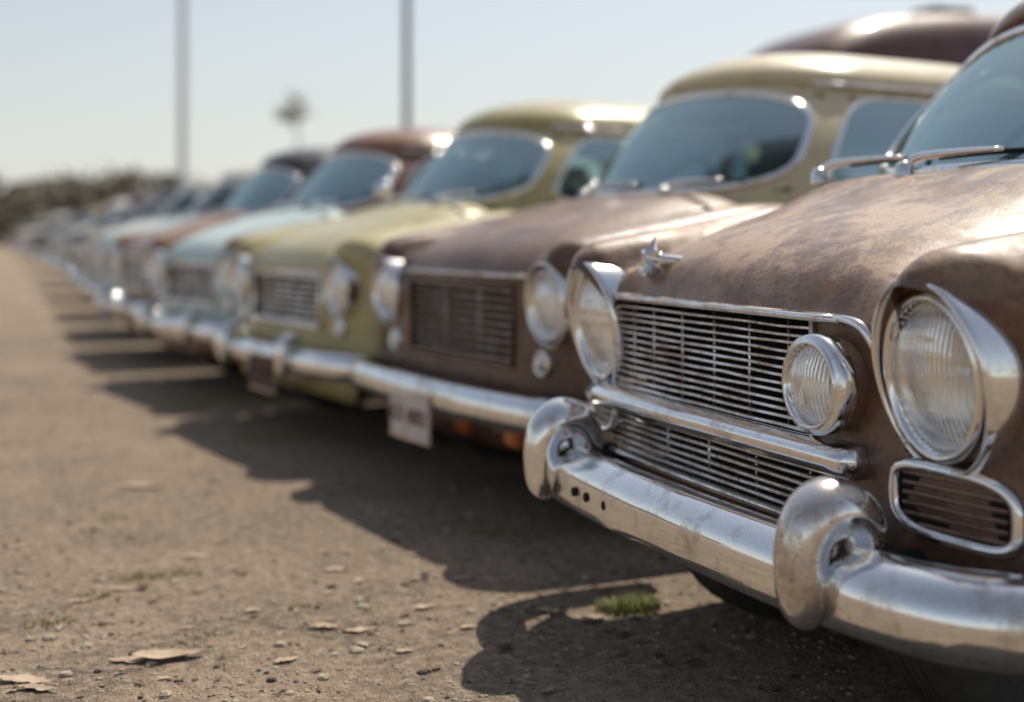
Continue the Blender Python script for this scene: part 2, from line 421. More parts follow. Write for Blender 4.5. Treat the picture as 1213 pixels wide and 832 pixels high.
        for sg in (1,-1):
            yc=sg*.70; zc2=.47
            pts=[]
            for k in range(40):
                a_=2*math.pi*k/40; ca,sa=math.cos(a_),math.sin(a_)
                yy=yc+.125*math.copysign(abs(ca)**.55,ca); zz=zc2+.060*math.copysign(abs(sa)**.55,sa)+ (-.012*ca*sg)
                pts.append((warp(0,yy,zz)-.006,yy,zz))
            tube('louvre_frame',pts,.012,M['chrome'],car,8,closed=True)
            vs=[(p[0]+.004,p[1],p[2]) for p in pts]; mk('louvre_back',vs,[tuple(range(40))],M['seam'],car,smooth=False)
            for i in range(6):
                z=zc2-.045+i*.018; ys=ypts(yc+.105,yc-.105,8)
                sweep('louvre_slat',[(warp(0,y,z)+.000,y) for y in ys],z,[(.008,.003),(.008,-.003),(-.006,-.003),(-.006,.003)],P['hero'],car)
            lathe('tow_plug',[(.0,-.03),(.022,-.028),(.026,-.01),(.022,.0),(.03,.01)],(bow(.6),sg*.62,.355),M['dark'],car,seg=24)
        ctl=[(.42,.955),(.22,.950),(.08,.925),(-.03,.87),(-.09,.78),(-.125,.62),(-.145,.40),(-.155,.15),(-.155,0)]
        half=catmull(ctl,6); path=[tuple(p) for p in half]+[(p[0],-p[1]) for p in half[::-1][1:]]
        c_sec=[(-.045,.066),(-.01,.074),(.022,.070),(.046,.042),(.054,.030),(.058,.010),(.058,-.035),(.050,-.062),(.030,-.072),(0,-.070),(-.03,-.060)]
        e_sec=[(-.045,.066),(-.01,.080),(.025,.078),(.055,.058),(.072,.032),(.078,.004),(.074,-.028),(.058,-.055),(.030,-.072),(0,-.072),(-.03,-.06)]
        def bsec(i):
            y=abs(path[i][1]); t=sstep(.58,.68,y); e=1-.25*sstep(.1,.42,path[i][0])
            return [((a[0]*(1-t)+b[0]*t),(a[1]*(1-t)+b[1]*t)*e) for a,b in zip(c_sec,e_sec)]
        sweep('bumper_bar',path,.322,bsec,M['chrome'],car)
        for y in (.36,.29,.19):
            lathe('bumper_hole',[(.0,-.0015),(.011,-.0015),(.012,.004)],(-.2115,y,.312),M['seam'],car,seg=16)
        for y in (.565,-.60):
            pts=[(-.190,.262),(-.206,.295),(-.210,.35),(-.207,.40),(-.190,.436),(-.160,.458),(-.125,.455),(-.098,.43),(-.088,.395),(-.09,.36)]
            mt=M['chrome_old'] if y<0 else M['chrome']
            tube('overrider',[(p[0],y,p[1]) for p in pts],[.020,.040,.046,.048,.054,.058,.057,.054,.050,.040],mt,car,24,sub=5,flat=(1,1.10,1))
            tube('overrider_bracket',[(-.10,y,.33),(-.05,y,.34),(.04,y,.34)],[.028,.026,.026],M['dark'],car,12)
        on=empty('hood_ornament'); on.parent=car; on.location=(.028,.415,.852+DZ); on.rotation_euler=(0,.30,0); on.scale=(1.5,1.5,1.5)
        vs=[];R1,R2=.040,.016
        for k in range(10):
            r=R1 if k%2==0 else R2; a_=math.pi/2+k*math.pi/5; vs.append((-.006,r*math.cos(a_),r*math.sin(a_)+.022))
        vs+=[(-.020,0,.022),(.010,0,.022)]
        fs=[(k,(k+1)%10,10) for k in range(10)]+[((k+1)%10,k,11) for k in range(10)]
        mk('star',vs,fs,M['chrome'],on,smooth=False,dz=0)
        tube('wing',[(-.012,0,.020),(.015,-.018,.022),(.04,-.042,.026),(.06,-.066,.032),(.072,-.088,.038)],[.008,.016,.016,.011,.002],M['chrome'],on,16,sub=4,flat=(1.2,1,.7),dz=0)
        rbox('ornament_base',(.02,0,-.002),(.07,.03,.02),M['chrome_old'],on,.006,dz=0)
    else:
        r=rects[0]; y0,y1,z0,z1=r
        nsl=9 if kind=='b' else 8
        for i in range(nsl):
            z=z0+.02+(z1-z0-.04)*i/(nsl-1)
            hh=.004 if kind=='b' else .006
            bar('grille_slat',y0,y1,z,[(.010,hh),(.010,-hh),(-.02,-hh),(-.02,hh)],opts.get('slat',M['chrome_slat']),xo=.012,n=6)
        for k in range(5 if kind!='b' else 2):
            y=y0+(y1-y0)*(k+1)/(6 if kind!='b' else 3)
            tube('grille_post',[(bow(y)+.02,y,z0),(bow(y)+.02,y,z1)],.005,opts.get('slat',M['chrome_slat']),car,6)
        fp=[(bow(y0)-.004,y0,z0),(bow(0)-.004,0,z0),(bow(y1)-.004,y1,z0),(bow(y1)-.004,y1,(z0+z1)/2),(bow(y1)-.004,y1,z1),(-.004,0,z1),(bow(y0)-.004,y0,z1),(bow(y0)-.004,y0,(z0+z1)/2)]
        tube('grille_frame',fp,.013 if kind!='b' else .009,opts.get('frame',M['chrome']),car,8,closed=True)
        if kind=='b': bar('hood_lip_trim',-.50,.50,.792,[(.010,.006),(.014,0),(.010,-.006),(-.01,-.006),(-.01,.006)],M['chrome_old'])
        for sg in (1,-1):
            c=(bow(.66)-.005,sg*(.655 if kind!='b' else .60),.505 if kind!='b' else .495)
            lathe('parking_lamp_ring',[(.045,.012),(.047,-.014),(.040,-.020),(.034,-.012)],c,M['chrome'],car,seg=28)
            lathe('parking_lamp',[(.036,-.008),(.025,-.022),(0,-.028)],c,LENS,car,seg=24)
        ctl=[(.40,.945),(.20,.94),(.07,.915),(-.02,.86),(-.075,.76),(-.10,.6),(-.12,.35),(-.125,0)]
        half=catmull(ctl,5); path=[tuple(p) for p in half]+[(p[0],-p[1]) for p in half[::-1][1:]]
        sec=[(-.03,.055),(.0,.065),(.03,.055),(.046,.02),(.048,-.02),(.034,-.055),(0,-.062),(-.03,-.05)]
        sweep('bumper_bar',path,.335,sec,M['chrome'],car)
        for y in (.42,-.42):
            pts=[(-.165,.25),(-.18,.29),(-.182,.35),(-.175,.41),(-.14,.44),(-.09,.44)]
            if opts.get('over',True): tube('overrider',[(p[0],y,p[1]) for p in pts],[.012,.026,.032,.032,.03,.02],M['chrome'],car,14,sub=3)
        if kind=='b':
            for y in (-.12,-.5):
                rbox('turn_signal',(-.04,y,.225),(.04,.10,.05),M['amber'],car,.012)
        rbox('lower_apron',(.06,0,.215),(.05,1.5,.13),body,car,.02)
        if plate:
            yp=opts.get('plate_y',.25)
            pl=empty('license_plate'); pl.parent=car; pl.location=(-.18,yp,opts.get('plate_z',.24)+DZ)
            rbox('plate_sheet',(0,0,0),(.006,.33,.165),opts.get('platemat',M['plate']),pl,.003,dz=0)
            rbox('plate_border',(.004,0,0),(.006,.35,.185),M['chrome_old'],pl,.003,dz=0)
            rbox('plate_bracket',(.03,0,.06),(.06,.08,.03),M['dark'],pl,.003,dz=0)
            cu=bpy.data.curves.new('plate_text','FONT'); cu.body='KX 4082'; cu.size=.085; cu.align_x='CENTER'; cu.align_y='CENTER'; cu.extrude=.001
            cu.materials.append(M['platetxt'])
            to=bpy.data.objects.new('plate_text',cu); scene.collection.objects.link(to); to.parent=pl
            to.rotation_euler=(math.pi/2,0,-math.pi/2); to.location=(-.006,0,0)
    # rear
    ctl=[(L-.35,.90),(L-.1,.885),(L+.04,.80),(L+.09,.5),(L+.10,0)]
    half=catmull(ctl,5); path=([tuple(p) for p in half]+[(p[0],-p[1]) for p in half[::-1][1:]])[::-1]
    sweep('rear_bumper',path,.36,[(-.03,.055),(.0,.065),(.03,.055),(.046,.02),(.048,-.02),(.034,-.055),(0,-.062),(-.03,-.05)],M['chrome_old'],car)
    for sg in (1,-1):
        lathe('tail_lamp',[(.06,-.01),(.058,.02),(.04,.04),(0,.05)],(L,sg*.68,.70),M['red'],car,seg=24,s2=1.5)
        lathe('tail_lamp_ring',[(.072,-.01),(.072,.02),(.06,.025),(.058,.0)],(L,sg*.68,.70),M['chrome'],car,seg=24,s2=1.5)
    for sg in (1,-1):
        wheel(car,sf,sg*opts.get('track',.76),opts.get('steer',0)); wheel(car,sr,sg*.76)
    def seam(idx,s0,s1,n=24):
        for sg in (1,-1):
            pts=[]
            for k in range(n):
                s=s0+(s1-s0)*k/(n-1); y,z=section(s)[idx]; pts.append((warp(s,y,z),sg*y,z+.0005))
            tube('hood_gap',pts,.0055,M['seam'],car,6)
    seam(15,.02,CW)
    for sd in (CW+.22,1.95,2.75):
        for sg in (1,-1):
            pts=[(sd+.02*(z>0.8),sg*(y+.0008),z) for y,z in section(sd)[30:] if z>.24]
            tube('door_gap',pts,.004,M['seam'],car,6)
    for sg in (1,-1):
        pp=[(x,-sg*(hwf(x)+.006)) for x in np.linspace(1.08,4.0,16)]
        if sg<0: pp=pp[::-1]
        if kind!='hero': sweep('side_trim',pp,.66,[(0,.012),(.010,.008),(.012,0),(.010,-.008),(0,-.012)],M['chrome'],car)
        hy=sg*(hwf(2.1)+.03)
        tube('door_handle',[(1.72,sg*(hwf(2)+.0),.82),(1.74,hy,.825),(1.86,hy,.825),(1.88,sg*(hwf(2)+0),.82)],.010,M['chrome'],car,8,sub=3)
    # wipers
    for y in opts.get('wipers',(.22,-.34)):
        z=hcf(CW)+.008; X=CW-.07
        tube('wiper_arm',[(X,y,z-.01),(X+.02,y-.02,z+.022),(X+.06,y-.12,z+.032),(X+.10,y-.24,z+.035)],[.014,.012,.009,.006],M['chrome'],car,8,sub=4)
        tube('wiper_blade',[(X+.06,y-.06,z+.022),(X+.09,y-.18,z+.028),(X+.14,y-.32,z+.03)],.008,M['seam'],car,6,sub=4)
        lathe('wiper_pivot',[(.026,-.02),(.024,.012),(.014,.024),(0,.026)],(X,y,z-.01),M['chrome_old'],car,'z',seg=16)
    # ---- greenhouse
    rz=roofh+.05; cols=[]
    def add(n,a,b,fn=None,first=False):
        for k in range(0 if first else 1,n+1):
            t=k/n; q=(fn(t) if fn else [a[i]+(b[i]-a[i])*t for i in range(4)])
            cols.append((q[0]+GX,q[1],q[2]+GX,q[3]))
    add(12,None,None,lambda t:(1.10+.24*t**2.4,.690*t,1.50+.20*t**2.4,.555*t),True)     #0-12 windshield
    add(2,(1.34,.690,1.70,.555),(1.42,.755,1.78,.61))                                     #12-14
    add(6,(1.42,.755,1.78,.61),(2.22,.775,2.24,.64))                                      #14-20
    add(1,(2.22,.775,2.24,.64),(2.28,.775,2.29,.64))                                      #20-21
    add(5,(2.28,.775,2.29,.64),(2.95,.755,2.80,.62))                                      #21-26
    add(4,None,None,lambda t:(2.95+.42*math.sin(t*math.pi/2),.755-.155*(1-math.cos(t*math.pi/2)),2.80+.18*math.sin(t*math.pi/2),.62-.12*(1-math.cos(t*math.pi/2)))) #26-30
    add(8,None,None,lambda t:(3.37+.12*math.sin(t*math.pi/2),.60*(1-t),2.98+.09*math.sin(t*math.pi/2),.50*(1-t))) #30-38
    ng=len(cols)
    full=cols+[(c[0],-c[1],c[2],-c[3]) for c in cols[::-1][1:-1]]
    nc=len(full); T0,T1=.12,.90; rows=[0,.06,T0,.25,.4,.55,.7,.82,T1,.95,1.0]
    zb_,zt_=1.045,1.50+rz
    def gp(c,t):
        b=.050*math.sin(math.pi*min(1,t*1.05)); 
        x=c[0]+(c[2]-c[0])*t; y=c[1]+(c[3]-c[1])*t
        cx,cy=2.3+GX,0; d=math.hypot((x-cx)*.6,y-cy)+1e-6
        ztl=zt_-.045*(abs(c[3])/.6)**2
        return (x+b*(x-cx)*.6/d,y+b*(y-cy)/d,zb_+(ztl-zb_)*t)
    def gpc(u,t):
        i=math.floor(u); f=u-i; a=full[i%nc]; b=full[(i+1)%nc]
        return gp(tuple(a[q]+(b[q]-a[q])*f for q in range(4)),t)
    wins=[(-12,12,4.0,'windshield',.016),(14,20,4.5,'side_window',.010),(21,26,3.6,'side_window',.010),(30,2*(ng-1)-30,3.6,'rear_window',.010),
          (nc-26,nc-21,3.6,'side_window',.010),(nc-20,nc-14,4.5,'side_window',.010)]
    inwin=set()
    for a,b,e,nm,r in wins:
        for k in range(a,b): inwin.add(k%nc)
    vs=[];fs=[]
    for t in rows:
        for c in full: vs.append(gp(c,t))
    for i in range(len(rows)-1):
        tm=(rows[i]+rows[i+1])/2
        for k in range(nc):
            if k in inwin and T0<tm<T1: continue
            fs.append((i*nc+k,i*nc+(k+1)%nc,(i+1)*nc+(k+1)%nc,(i+1)*nc+k))
    prev=(len(rows)-1)*nc
    for a,b,e,nm,r in wins:
        um,uh=(a+b)/2,(b-a)/2; tm,th=(T0+T1)/2,(T1-T0)/2
        Nn=64 if nm in('windshield','rear_window') else 40
        inner=[];outer=[]
        for k in range(Nn):
            an=2*math.pi*(k+.5)/Nn; ca,sa=math.cos(an),math.sin(an)
            q=(abs(ca)**e+abs(sa)**e)**(-1/e); inner.append((ca*q*.985,sa*q*.985))
            w_=1/max(abs(ca),abs(sa)); outer.append((ca*w_,sa*w_))
        base=len(vs)
        for p in inner: vs.append(gpc(um+uh*p[0],tm+th*p[1]))
        for p in outer: vs.append(gpc(um+uh*p[0],tm+th*p[1]))
        for k in range(Nn): fs.append((base+k,base+(k+1)%Nn,base+Nn+(k+1)%Nn,base+Nn+k))
        tube(nm+'_trim',[gpc(um+uh*p[0],tm+th*p[1]) for p in inner],r,M['chrome'],car,8,closed=True)
        gv=[];gf=[]
        RR=[1,.8,.6,.4,.2]
        for ri,rr in enumerate(RR):
            for p in inner: gv.append(gpc(um+uh*p[0]*rr,tm+th*p[1]*rr))
            if ri:
                for k in range(Nn): gf.append(((ri-1)*Nn+k,(ri-1)*Nn+(k+1)%Nn,ri*Nn+(k+1)%Nn,ri*Nn+k))
        gv.append(gpc(um,tm))
        for k in range(Nn): gf.append(((len(RR)-1)*Nn+k,(len(RR)-1)*Nn+(k+1)%Nn,len(RR)*Nn))
        mk(nm+'_glass',gv,gf,GLASS,car)
    ringk=[1.02,1.028,1.015,.985,.93,.85,.74,.6,.45,.3,.1]
    ringz=[-.012,.008,.032,.056,.082,.106,.128,.145,.156,.163,.165]
    for k_,z_ in zip(ringk,ringz):
        st_=len(vs)
        for c in full:
            p=gp(c,1.0); vs.append((2.27+GX+(p[0]-2.27-GX)*k_,p[1]*k_,p[2]+z_*1.0+.045*(abs(c[3])/.6)**2*(1-k_) ))
        for k in range(nc): fs.append((prev+k,prev+(k+1)%nc,st_+(k+1)%nc,st_+k))
        prev=st_
    fs.append(tuple(prev+k for k in range(nc)))
    mk('roof_and_pillars',vs,fs,roof,car)
    for sg in (1,-1):
        dr=[gp((c[0],sg*c[1],c[2],sg*c[3]),1.0) for c in cols[11:30]]
        tube('drip_rail',[(2.27+GX+(p[0]-2.27-GX)*1.03,p[1]*1.035,p[2]-.006) for p in dr],.009,M['chrome'],car,6)
    if not far:
        for y in (.36,-.36):
            rbox('front_seat',(2.02+GX,y,.82),(.5,.52,.18),M['seat'],car,.06); rbox('front_seat_back',(2.27+GX,y,1.07),(.14,.54,.56),M['seat'],car,.06,rot=('Y',.2))
        rbox('rear_seat_back',(3.02+GX,0,1.02),(.16,1.15,.36),M['seat'],car,.06,rot=('Y',.25))
        rbox('dashboard',(1.36+GX,0,.98),(.28,1.24,.16),M['dark'],car,.05)
        ring=[]
        for k in range(28):
            a_=2*math.pi*k/28; ring.append((1.66+GX+.19*math.sin(a_)*.45,.36+.19*math.cos(a_),1.12+.19*math.sin(a_)*.89))
        tube('steering_wheel',ring,.014,M['seam'],car,8,closed=True)
        tube('steering_column',[(1.4+GX,.36,.98),(1.66+GX,.36,1.12)],.02,M['seam'],car,8)
        tube('mirror_stem',[(1.62+GX,0,1.50+rz),(1.64+GX,0,1.41+rz)],.006,M['seam'],car,6); rbox('rear_view_mirror',(1.65+GX,0,1.38+rz),(.02,.2,.055),M['seam'],car,.01)
    for sg in opts.get('mirror',()):
        tube('mirror_arm',[(1.30+GX,sg*.84,.99),(1.28+GX,sg*.92,1.08),(1.26+GX,sg*.97,1.16)],.008,M['chrome'],car,8,sub=3)
        lathe('door_mirror',[(0,-.06),(.04,-.05),(.068,-.015),(.072,.0),(.06,.025),(.03,.04),(.0,.042)],(1.26+GX,sg*.98,1.21),M['chrome'],car,seg=24)
    return car
make_car((1.5,2.475),0,P['hero'],kind='hero',hi=True,sf=.45,opts=dict(visor=.10,steer=.10,track=.42,gx=-.42,wipers=(.50,.14,-.36)))
make_car((1.61,4.62),math.radians(8.5),P['b'],roof=P['cream'],kind='b',hi=True,plate=True,roofh=.04,opts=dict(slat=M['rust_slat'],frame=P['b'],visor=.05,over=False,plate_y=.06,plate_z=.245,gx=-.30))
make_car((1.31,6.45),math.radians(10),P['olive'],kind='c',plate=True,opts=dict(plate_y=-.15,plate_z=.26,visor=.05,platemat=M['wheelrim']))
make_car((1.10,8.5),math.radians(12),P['brown'],hood=P['blue'],roof=P['brown'],opts=dict(mirror=(-1,),front=P['blue']))
make_car((.95,10.9),math.radians(7),P['brown'],hood=P['brown'],roof=P['black'],plate=True)
cols_=[('blue','white','blue'),('tan','white','white'),('black','black','black'),('maroon','maroon','black'),('blue','white','white'),('brown','tan','brown'),('black','black','black'),('white','white','white'),('tan','tan','tan'),('maroon','black','maroon')]
xy=[(.95,13.5,4),(.95,16.5,3),(.95,20.3,2),(.94,24.8,1),(.92,30.3,1),(.88,37,0),(.68,45,0),(.4,55,0),(.1,68,0),(-.35,84,0)]
for (a,b,c),(x,y,p) in zip(cols_,xy):
    make_car((x,y),math.radians(p+random.uniform(-1,1)),PF[a],roof=PF[b],hood=PF[c],roofh=random.uniform(-.08,.0),far=True)
# ------------------------------------------------------------------ camper van in the second row
def make_van(pos,psi):
    v=empty('parked_van',(*pos,0),psi); L=5.2
    topf=pch([0,.12,.35,.7,1.1,2,4.6,5.05,5.2],[1.5,2.2,2.62,2.80,2.88,2.95,2.96,2.86,2.6]); vs=[];fs=[];st=list(np.linspace(0,.5,16))+list(np.linspace(.55,L,40))
    n=48
    for s in st:
        t=topf(s); lo=.38; hw=.98-.10*math.exp(-s/.15)-.06*math.exp(-(L-s)/.1)
        cz=(t+lo)/2; hz=(t-lo)/2
        for k in range(n):
            a=2*math.pi*k/n; ca,sa=math.cos(a),math.sin(a)
            vs.append((s,hw*math.copysign(abs(ca)**.38,ca)*(1-.10*max(0,sa)),cz+hz*math.copysign(abs(sa)**.38,sa)))
    for i in range(len(st)-1):
        for k in range(n): fs.append((i*n+k,i*n+(k+1)%n,(i+1)*n+(k+1)%n,(i+1)*n+k))
    fs.append(tuple(range(n))); fs.append(tuple((len(st)-1)*n+k for k in range(n)))
    mk('van_body',vs,fs,P['maroon'],v,dz=0)
    for sg in (1,-1):
        for a,b in ((1.1,1.9),(2.1,3.2),(3.4,4.6)):
            rbox('side_window',((a+b)/2,sg*.945,1.95),(b-a,.03,.6),M['glass_far'],v,.01,dz=0)
        wheel(v,.95,sg*.82); wheel(v,4.1,sg*.82)
        lathe('van_headlamp',[(.12,.03),(.12,-.03),(.08,-.05),(0,-.06)],(-.0,sg*.62,.85),M['lens_far'],v,seg=28,dz=0)
    rbox('windshield',(.14,0,2.0),(.03,1.4,.55),M['glass_far'],v,.01,dz=0,rot=('Y',.3))
    rbox('van_bumper',(-.06,0,.5),(.12,1.9,.16),M['chrome_old'],v,.04,dz=0)
    rbox('roof_vent',(1.9,-.2,2.97),(.5,.4,.10),P['black'],v,.04,dz=0)
make_van((5.85,9.3),0)
# ------------------------------------------------------------------ ground
def ground_mat():
    m,nt,b=newmat('dusty_asphalt'); co=coords(nt)
    big=noise_(nt,co,.45,5,.6,.3); mid=noise_(nt,co,2.6,5,.72,.3); fine=noise_(nt,co,26,5,.78); grit=noise_(nt,co,190,3,.65)
    c=mix(nt,ramp(nt,big,[(.38,0),(.60,1)]),(.27,.205,.147),(.41,.305,.21))
    c=mix(nt,ramp(nt,mid,[(.44,0),(.58,.6)]),c,(.19,.145,.108))
    c=mix(nt,ramp(nt,fine,[(.50,0),(.60,.8)]),c,(.50,.40,.29))
    c=mix(nt,ramp(nt,fine,[(.36,.7),(.46,0)]),c,(.10,.078,.06))
    c=mix(nt,ramp(nt,grit,[(.56,0),(.66,.75)]),c,(.065,.052,.042))
    vo=N(nt,'ShaderNodeTexVoronoi',feature='F1'); vo.inputs['Scale'].default_value=62; nt.links.new(co,vo.inputs['Vector'])
    peb=ramp(nt,vo.outputs['Distance'],[(.15,1),(.34,0)])
    c=mix(nt,math_(nt,'MULTIPLY',peb,ramp(nt,mid,[(.4,.75),(.6,.2)])),c,(.50,.42,.33))
    wv=N(nt,'ShaderNodeTexVoronoi',feature='DISTANCE_TO_EDGE'); wv.inputs['Scale'].default_value=.5
    dv=N(nt,'ShaderNodeVectorMath',operation='ADD'); nn=N(nt,'ShaderNodeTexNoise'); nn.inputs['Scale'].default_value=1.6; nn.inputs['Detail'].default_value=5; nt.links.new(co,nn.inputs['Vector'])
    nt.links.new(co,dv.inputs[0]); nt.links.new(nn.outputs['Color'],dv.inputs[1]); nt.links.new(dv.outputs[0],wv.inputs['Vector'])
    cr=ramp(nt,wv.outputs['Distance'],[(.002,1),(.010,0)])
    crm=math_(nt,'MULTIPLY',cr,ramp(nt,mid,[(.46,0),(.56,.45)]))
    c=mix(nt,crm,c,(.07,.055,.042))
    nt.links.new(c,b.inputs['Base Color']); b.inputs['Roughness'].default_value=.8; b.inputs['Specular IOR Level'].default_value=.4
    h=math_(nt,'ADD',math_(nt,'MULTIPLY',mid,1.4),math_(nt,'ADD',math_(nt,'MULTIPLY',fine,1.1),math_(nt,'MULTIPLY',grit,.4)))
    h=math_(nt,'ADD',h,math_(nt,'MULTIPLY',peb,.35)); h=math_(nt,'SUBTRACT',h,math_(nt,'MULTIPLY',crm,.5))
    nt.links.new(bump(nt,h,1.0,.026),b.inputs['Normal']); return m
mk('ground',[(-700,-300,0),(900,-300,0),(900,1200,0),(-700,1200,0)],[(0,1,2,3)],ground_mat(),smooth=False,dz=0)
# gravel
vs=[];fs=[];fm=[]
def stone(x,y,r):
    b=len(vs); ang=random.random()*6; mi=random.choice((0,0,1,2))
    rings=[(-.2,.7),(.25,1.0),(.6,.65)]
    for zz,q in rings:
        for k in range(6):
            a=ang+k*math.pi/3; w=random.uniform(.75,1.2)*q*r; vs.append((x+w*math.cos(a)*1.2,y+w*math.sin(a),max(-.002,zz*r)))
    vs.append((x,y,r*.72)); 
    for q in range(2):
        for k in range(6): fs.append((b+q*6+k,b+q*6+(k+1)%6,b+q*6+6+(k+1)%6,b+q*6+6+k)); fm.append(mi)
    for k in range(6): fs.append((b+12+k,b+12+(k+1)%6,b+18)); fm.append(mi)
for _ in range(13000):
    y=2.3+6.5*random.random()**1.8; x=random.uniform(-.25,.75)*y
    if math.sin(x*5+2*math.sin(y*2))+math.sin(y*4+x)<random.uniform(-1.8,1.2): continue
    r=random.choice([.002,.0025,.003,.003,.004,.005,.006])*random.uniform(.7,1.4)
    if random.random()<.035: r=random.uniform(.008,.016)
    stone(x,y,r)
mk('gravel',vs,fs,[simple('gravel_pale',(.44,.38,.30),.85,0,60,.4),simple('gravel_brown',(.20,.15,.11),.85,0,60,.5),simple('gravel_dark',(.09,.075,.06),.85,0,60,.5)],None,fm,False,dz=0)
# leaves
vs=[];fs=[];fm=[]
def leaf(x,y,l,w,ang,curl,z0=.002,mi=None):
    b=len(vs); n=11; mi=random.choice((0,1,1)) if mi is None else mi
    ea=[random.uniform(.55,1.15) for _ in range(n)]; eb=[random.uniform(.55,1.15) for _ in range(n)]; bend=random.uniform(-.25,.25)
    for i in range(n):
        t=i/(n-1); ww=w*math.sin(math.pi*min(.98,max(.02,t**.8)))
        for j,sd in enumerate((-1,-.5,0,.5,1)):
            px=(t-.5)*l; py=sd*ww*(ea[i] if sd<0 else eb[i])+bend*l*((t-.5)**2); pz=z0+curl*l*((t-.5)**2*1.2)+abs(sd)*ww*.35*curl*3+random.uniform(0,.003)
            vs.append((x+px*math.cos(ang)-py*math.sin(ang),y+px*math.sin(ang)+py*math.cos(ang),pz))
    for i in range(n-1):
        for j in range(4): fs.append((b+i*5+j,b+i*5+j+1,b+i*5+6+j,b+i*5+5+j)); fm.append(mi)
spots=[(.36,3.14,.18,.040),(.28,3.16,.12,.026),(.765,3.236,.09,.022),(.84,3.18,.08,.018),(1.36,3.15,.08,.022),(1.44,3.04,.08,.026),(.036,3.10,.14,.026),(.06,3.04,.10,.02),(.2,3.73,.09,.015),(1.06,3.31,.07,.018),(.97,3.19,.05,.012),(.93,3.78,.09,.018),(1.11,3.1,.05,.014),(.30,3.80,.07,.016),(.62,3.45,.06,.014),(1.25,3.55,.07,.016),(.55,4.1,.10,.02),(1.28,4.3,.08,.02),(.5,5.3,.2,.035),(.62,3.02,.07,.018),(.9,2.98,.05,.014)]
for x,y,l,w in spots: leaf(x,y,l,w,random.uniform(-.6,.3),random.uniform(.08,.3),mi=0)
for _ in range(800):
    y=2.4+8*random.random()**1.3; x=random.uniform(-.25,.7)*y
    l=random.uniform(.015,.05); leaf(x,y,l,l*random.uniform(.10,.3),random.uniform(0,6.28),random.uniform(.1,.5))
mk('fallen_leaves',vs,fs,[simple('dry_leaf',(.50,.38,.27),.75,0,16,.5),simple('brown_leaf',(.18,.11,.065),.8,0,8,.5)],None,fm,dz=0)
# grass
vs=[];fs=[]
def tuft(x,y,R,n,hmax):
    for _ in range(n):
        a=random.random()*6.28; r=R*math.sqrt(random.random()); px,py=x+r*math.cos(a)*1.6,y+r*math.sin(a)
        h=hmax*random.uniform(.4,1); d=random.random()*6.28; le=random.uniform(.2,.9)*h; w=random.uniform(.0012,.0025)
        b=len(vs); nx,ny=-math.sin(d)*w,math.cos(d)*w
        for i,t in enumerate((0,.4,.75,1)):
            q=(1-t)+.05; ox,oy=math.cos(d)*le*t*t,math.sin(d)*le*t*t
            vs.append((px+ox-nx*q,py+oy-ny*q,h*t*(1-.25*t))); vs.append((px+ox+nx*q,py+oy+ny*q,h*t*(1-.25*t)))
        for i in range(3): fs.append((b+2*i,b+2*i+1,b+2*i+3,b+2*i+2))
tuft(1.58,3.08,.05,420,.055); tuft(1.53,3.12,.03,160,.035); tuft(1.64,3.14,.03,100,.03)
tuft(.35,3.92,.05,140,.02); tuft(.47,3.90,.05,120,.018); tuft(.22,3.75,.03,60,.02); tuft(.10,3.55,.05,90,.02); tuft(1.55,4.05,.05,120,.03); tuft(1.22,6.3,.12,200,.04); tuft(1.2,7.85,.15,260,.05); tuft(.9,7.6,.12,150,.04); tuft(.75,3.45,.02,30,.015)
for _ in range(60):
    y=3+12*random.random(); tuft(random.uniform(-2,.6),y,random.uniform(.02,.05),25,.018)
def leafy(name,c1,c2,tr=.3):
    m,nt,b=newmat(name); co=coords(nt); n=noise_(nt,co,6,4)
    nt.links.new(mix(nt,ramp(nt,n,[(.35,0),(.65,1)]),c1,c2),b.inputs['Base Color']); b.inputs['Roughness'].default_value=.7
    return m
mk('grass',vs,fs,leafy('grass_blade',(.14,.18,.035),(.30,.27,.09)),smooth=False,dz=0)
# ------------------------------------------------------------------ trees
bark=simple('bark',(.10,.08,.065),.9,0,5,.4)
vs=[];fs=[];fm=[]
def quadleaf(p,s):
    b=len(vs); u=Vector((random.gauss(0,1),random.gauss(0,1),random.gauss(0,1))).normalized(); w=u.orthogonal().normalized()
    for a,c in ((-1,-.6),(1,-.6),(.7,.8),(-.7,.8)): vs.append(tuple(Vector(p)+u*a*s+w*c*s))
    fs.append((b,b+1,b+2,b+3)); fm.append(random.choice((0,0,1)))
def trunk(x,y,h,r):
    b=len(vs)
    for i in range(4):
        t=i/3
        for k in range(6):
            a=k*math.pi/3; q=r*(1-.7*t); vs.append((x+q*math.cos(a)+.2*math.sin(t*3),y+q*math.sin(a),h*t))
    for i in range(3):
        for k in range(6): fs.append((b+i*6+k,b+i*6+(k+1)%6,b+i*6+6+(k+1)%6,b+i*6+6+k)); fm.append(2)
def tree(x,y,h,w):
    trunk(x,y,h*.8,.12+h*.012)
    for _ in range(random.randint(8,12)):
        cz=h*random.uniform(.25,.92); q=1-abs(cz/h-.5)*1.1; a=random.random()*6.28; rr=w*q*random.uniform(.1,.8)
        cx,cy=x+rr*math.cos(a),y+rr*math.sin(a); s=w*random.uniform(.25,.5)
        for _ in range(40): quadleaf((cx+random.gauss(0,s*.5),cy+random.gauss(0,s*.5),cz+random.gauss(0,s*.4)),random.uniform(.15,.35))
for i in range(190):
    x=-75+i*1.15+random.uniform(-1,1); y=random.uniform(104,128)
    h=random.choice([4.8,5.2,5.8,6.2,6.6])*random.uniform(.9,1.08)*(y/115); tree(x,y,h,h*.42)
for i in range(12000):
    x=random.uniform(-80,160); quadleaf((x,103+random.uniform(-2,4),random.uniform(0,4.5+.6*math.sin(x*.3)+.4*math.sin(x*1.1))),.42)
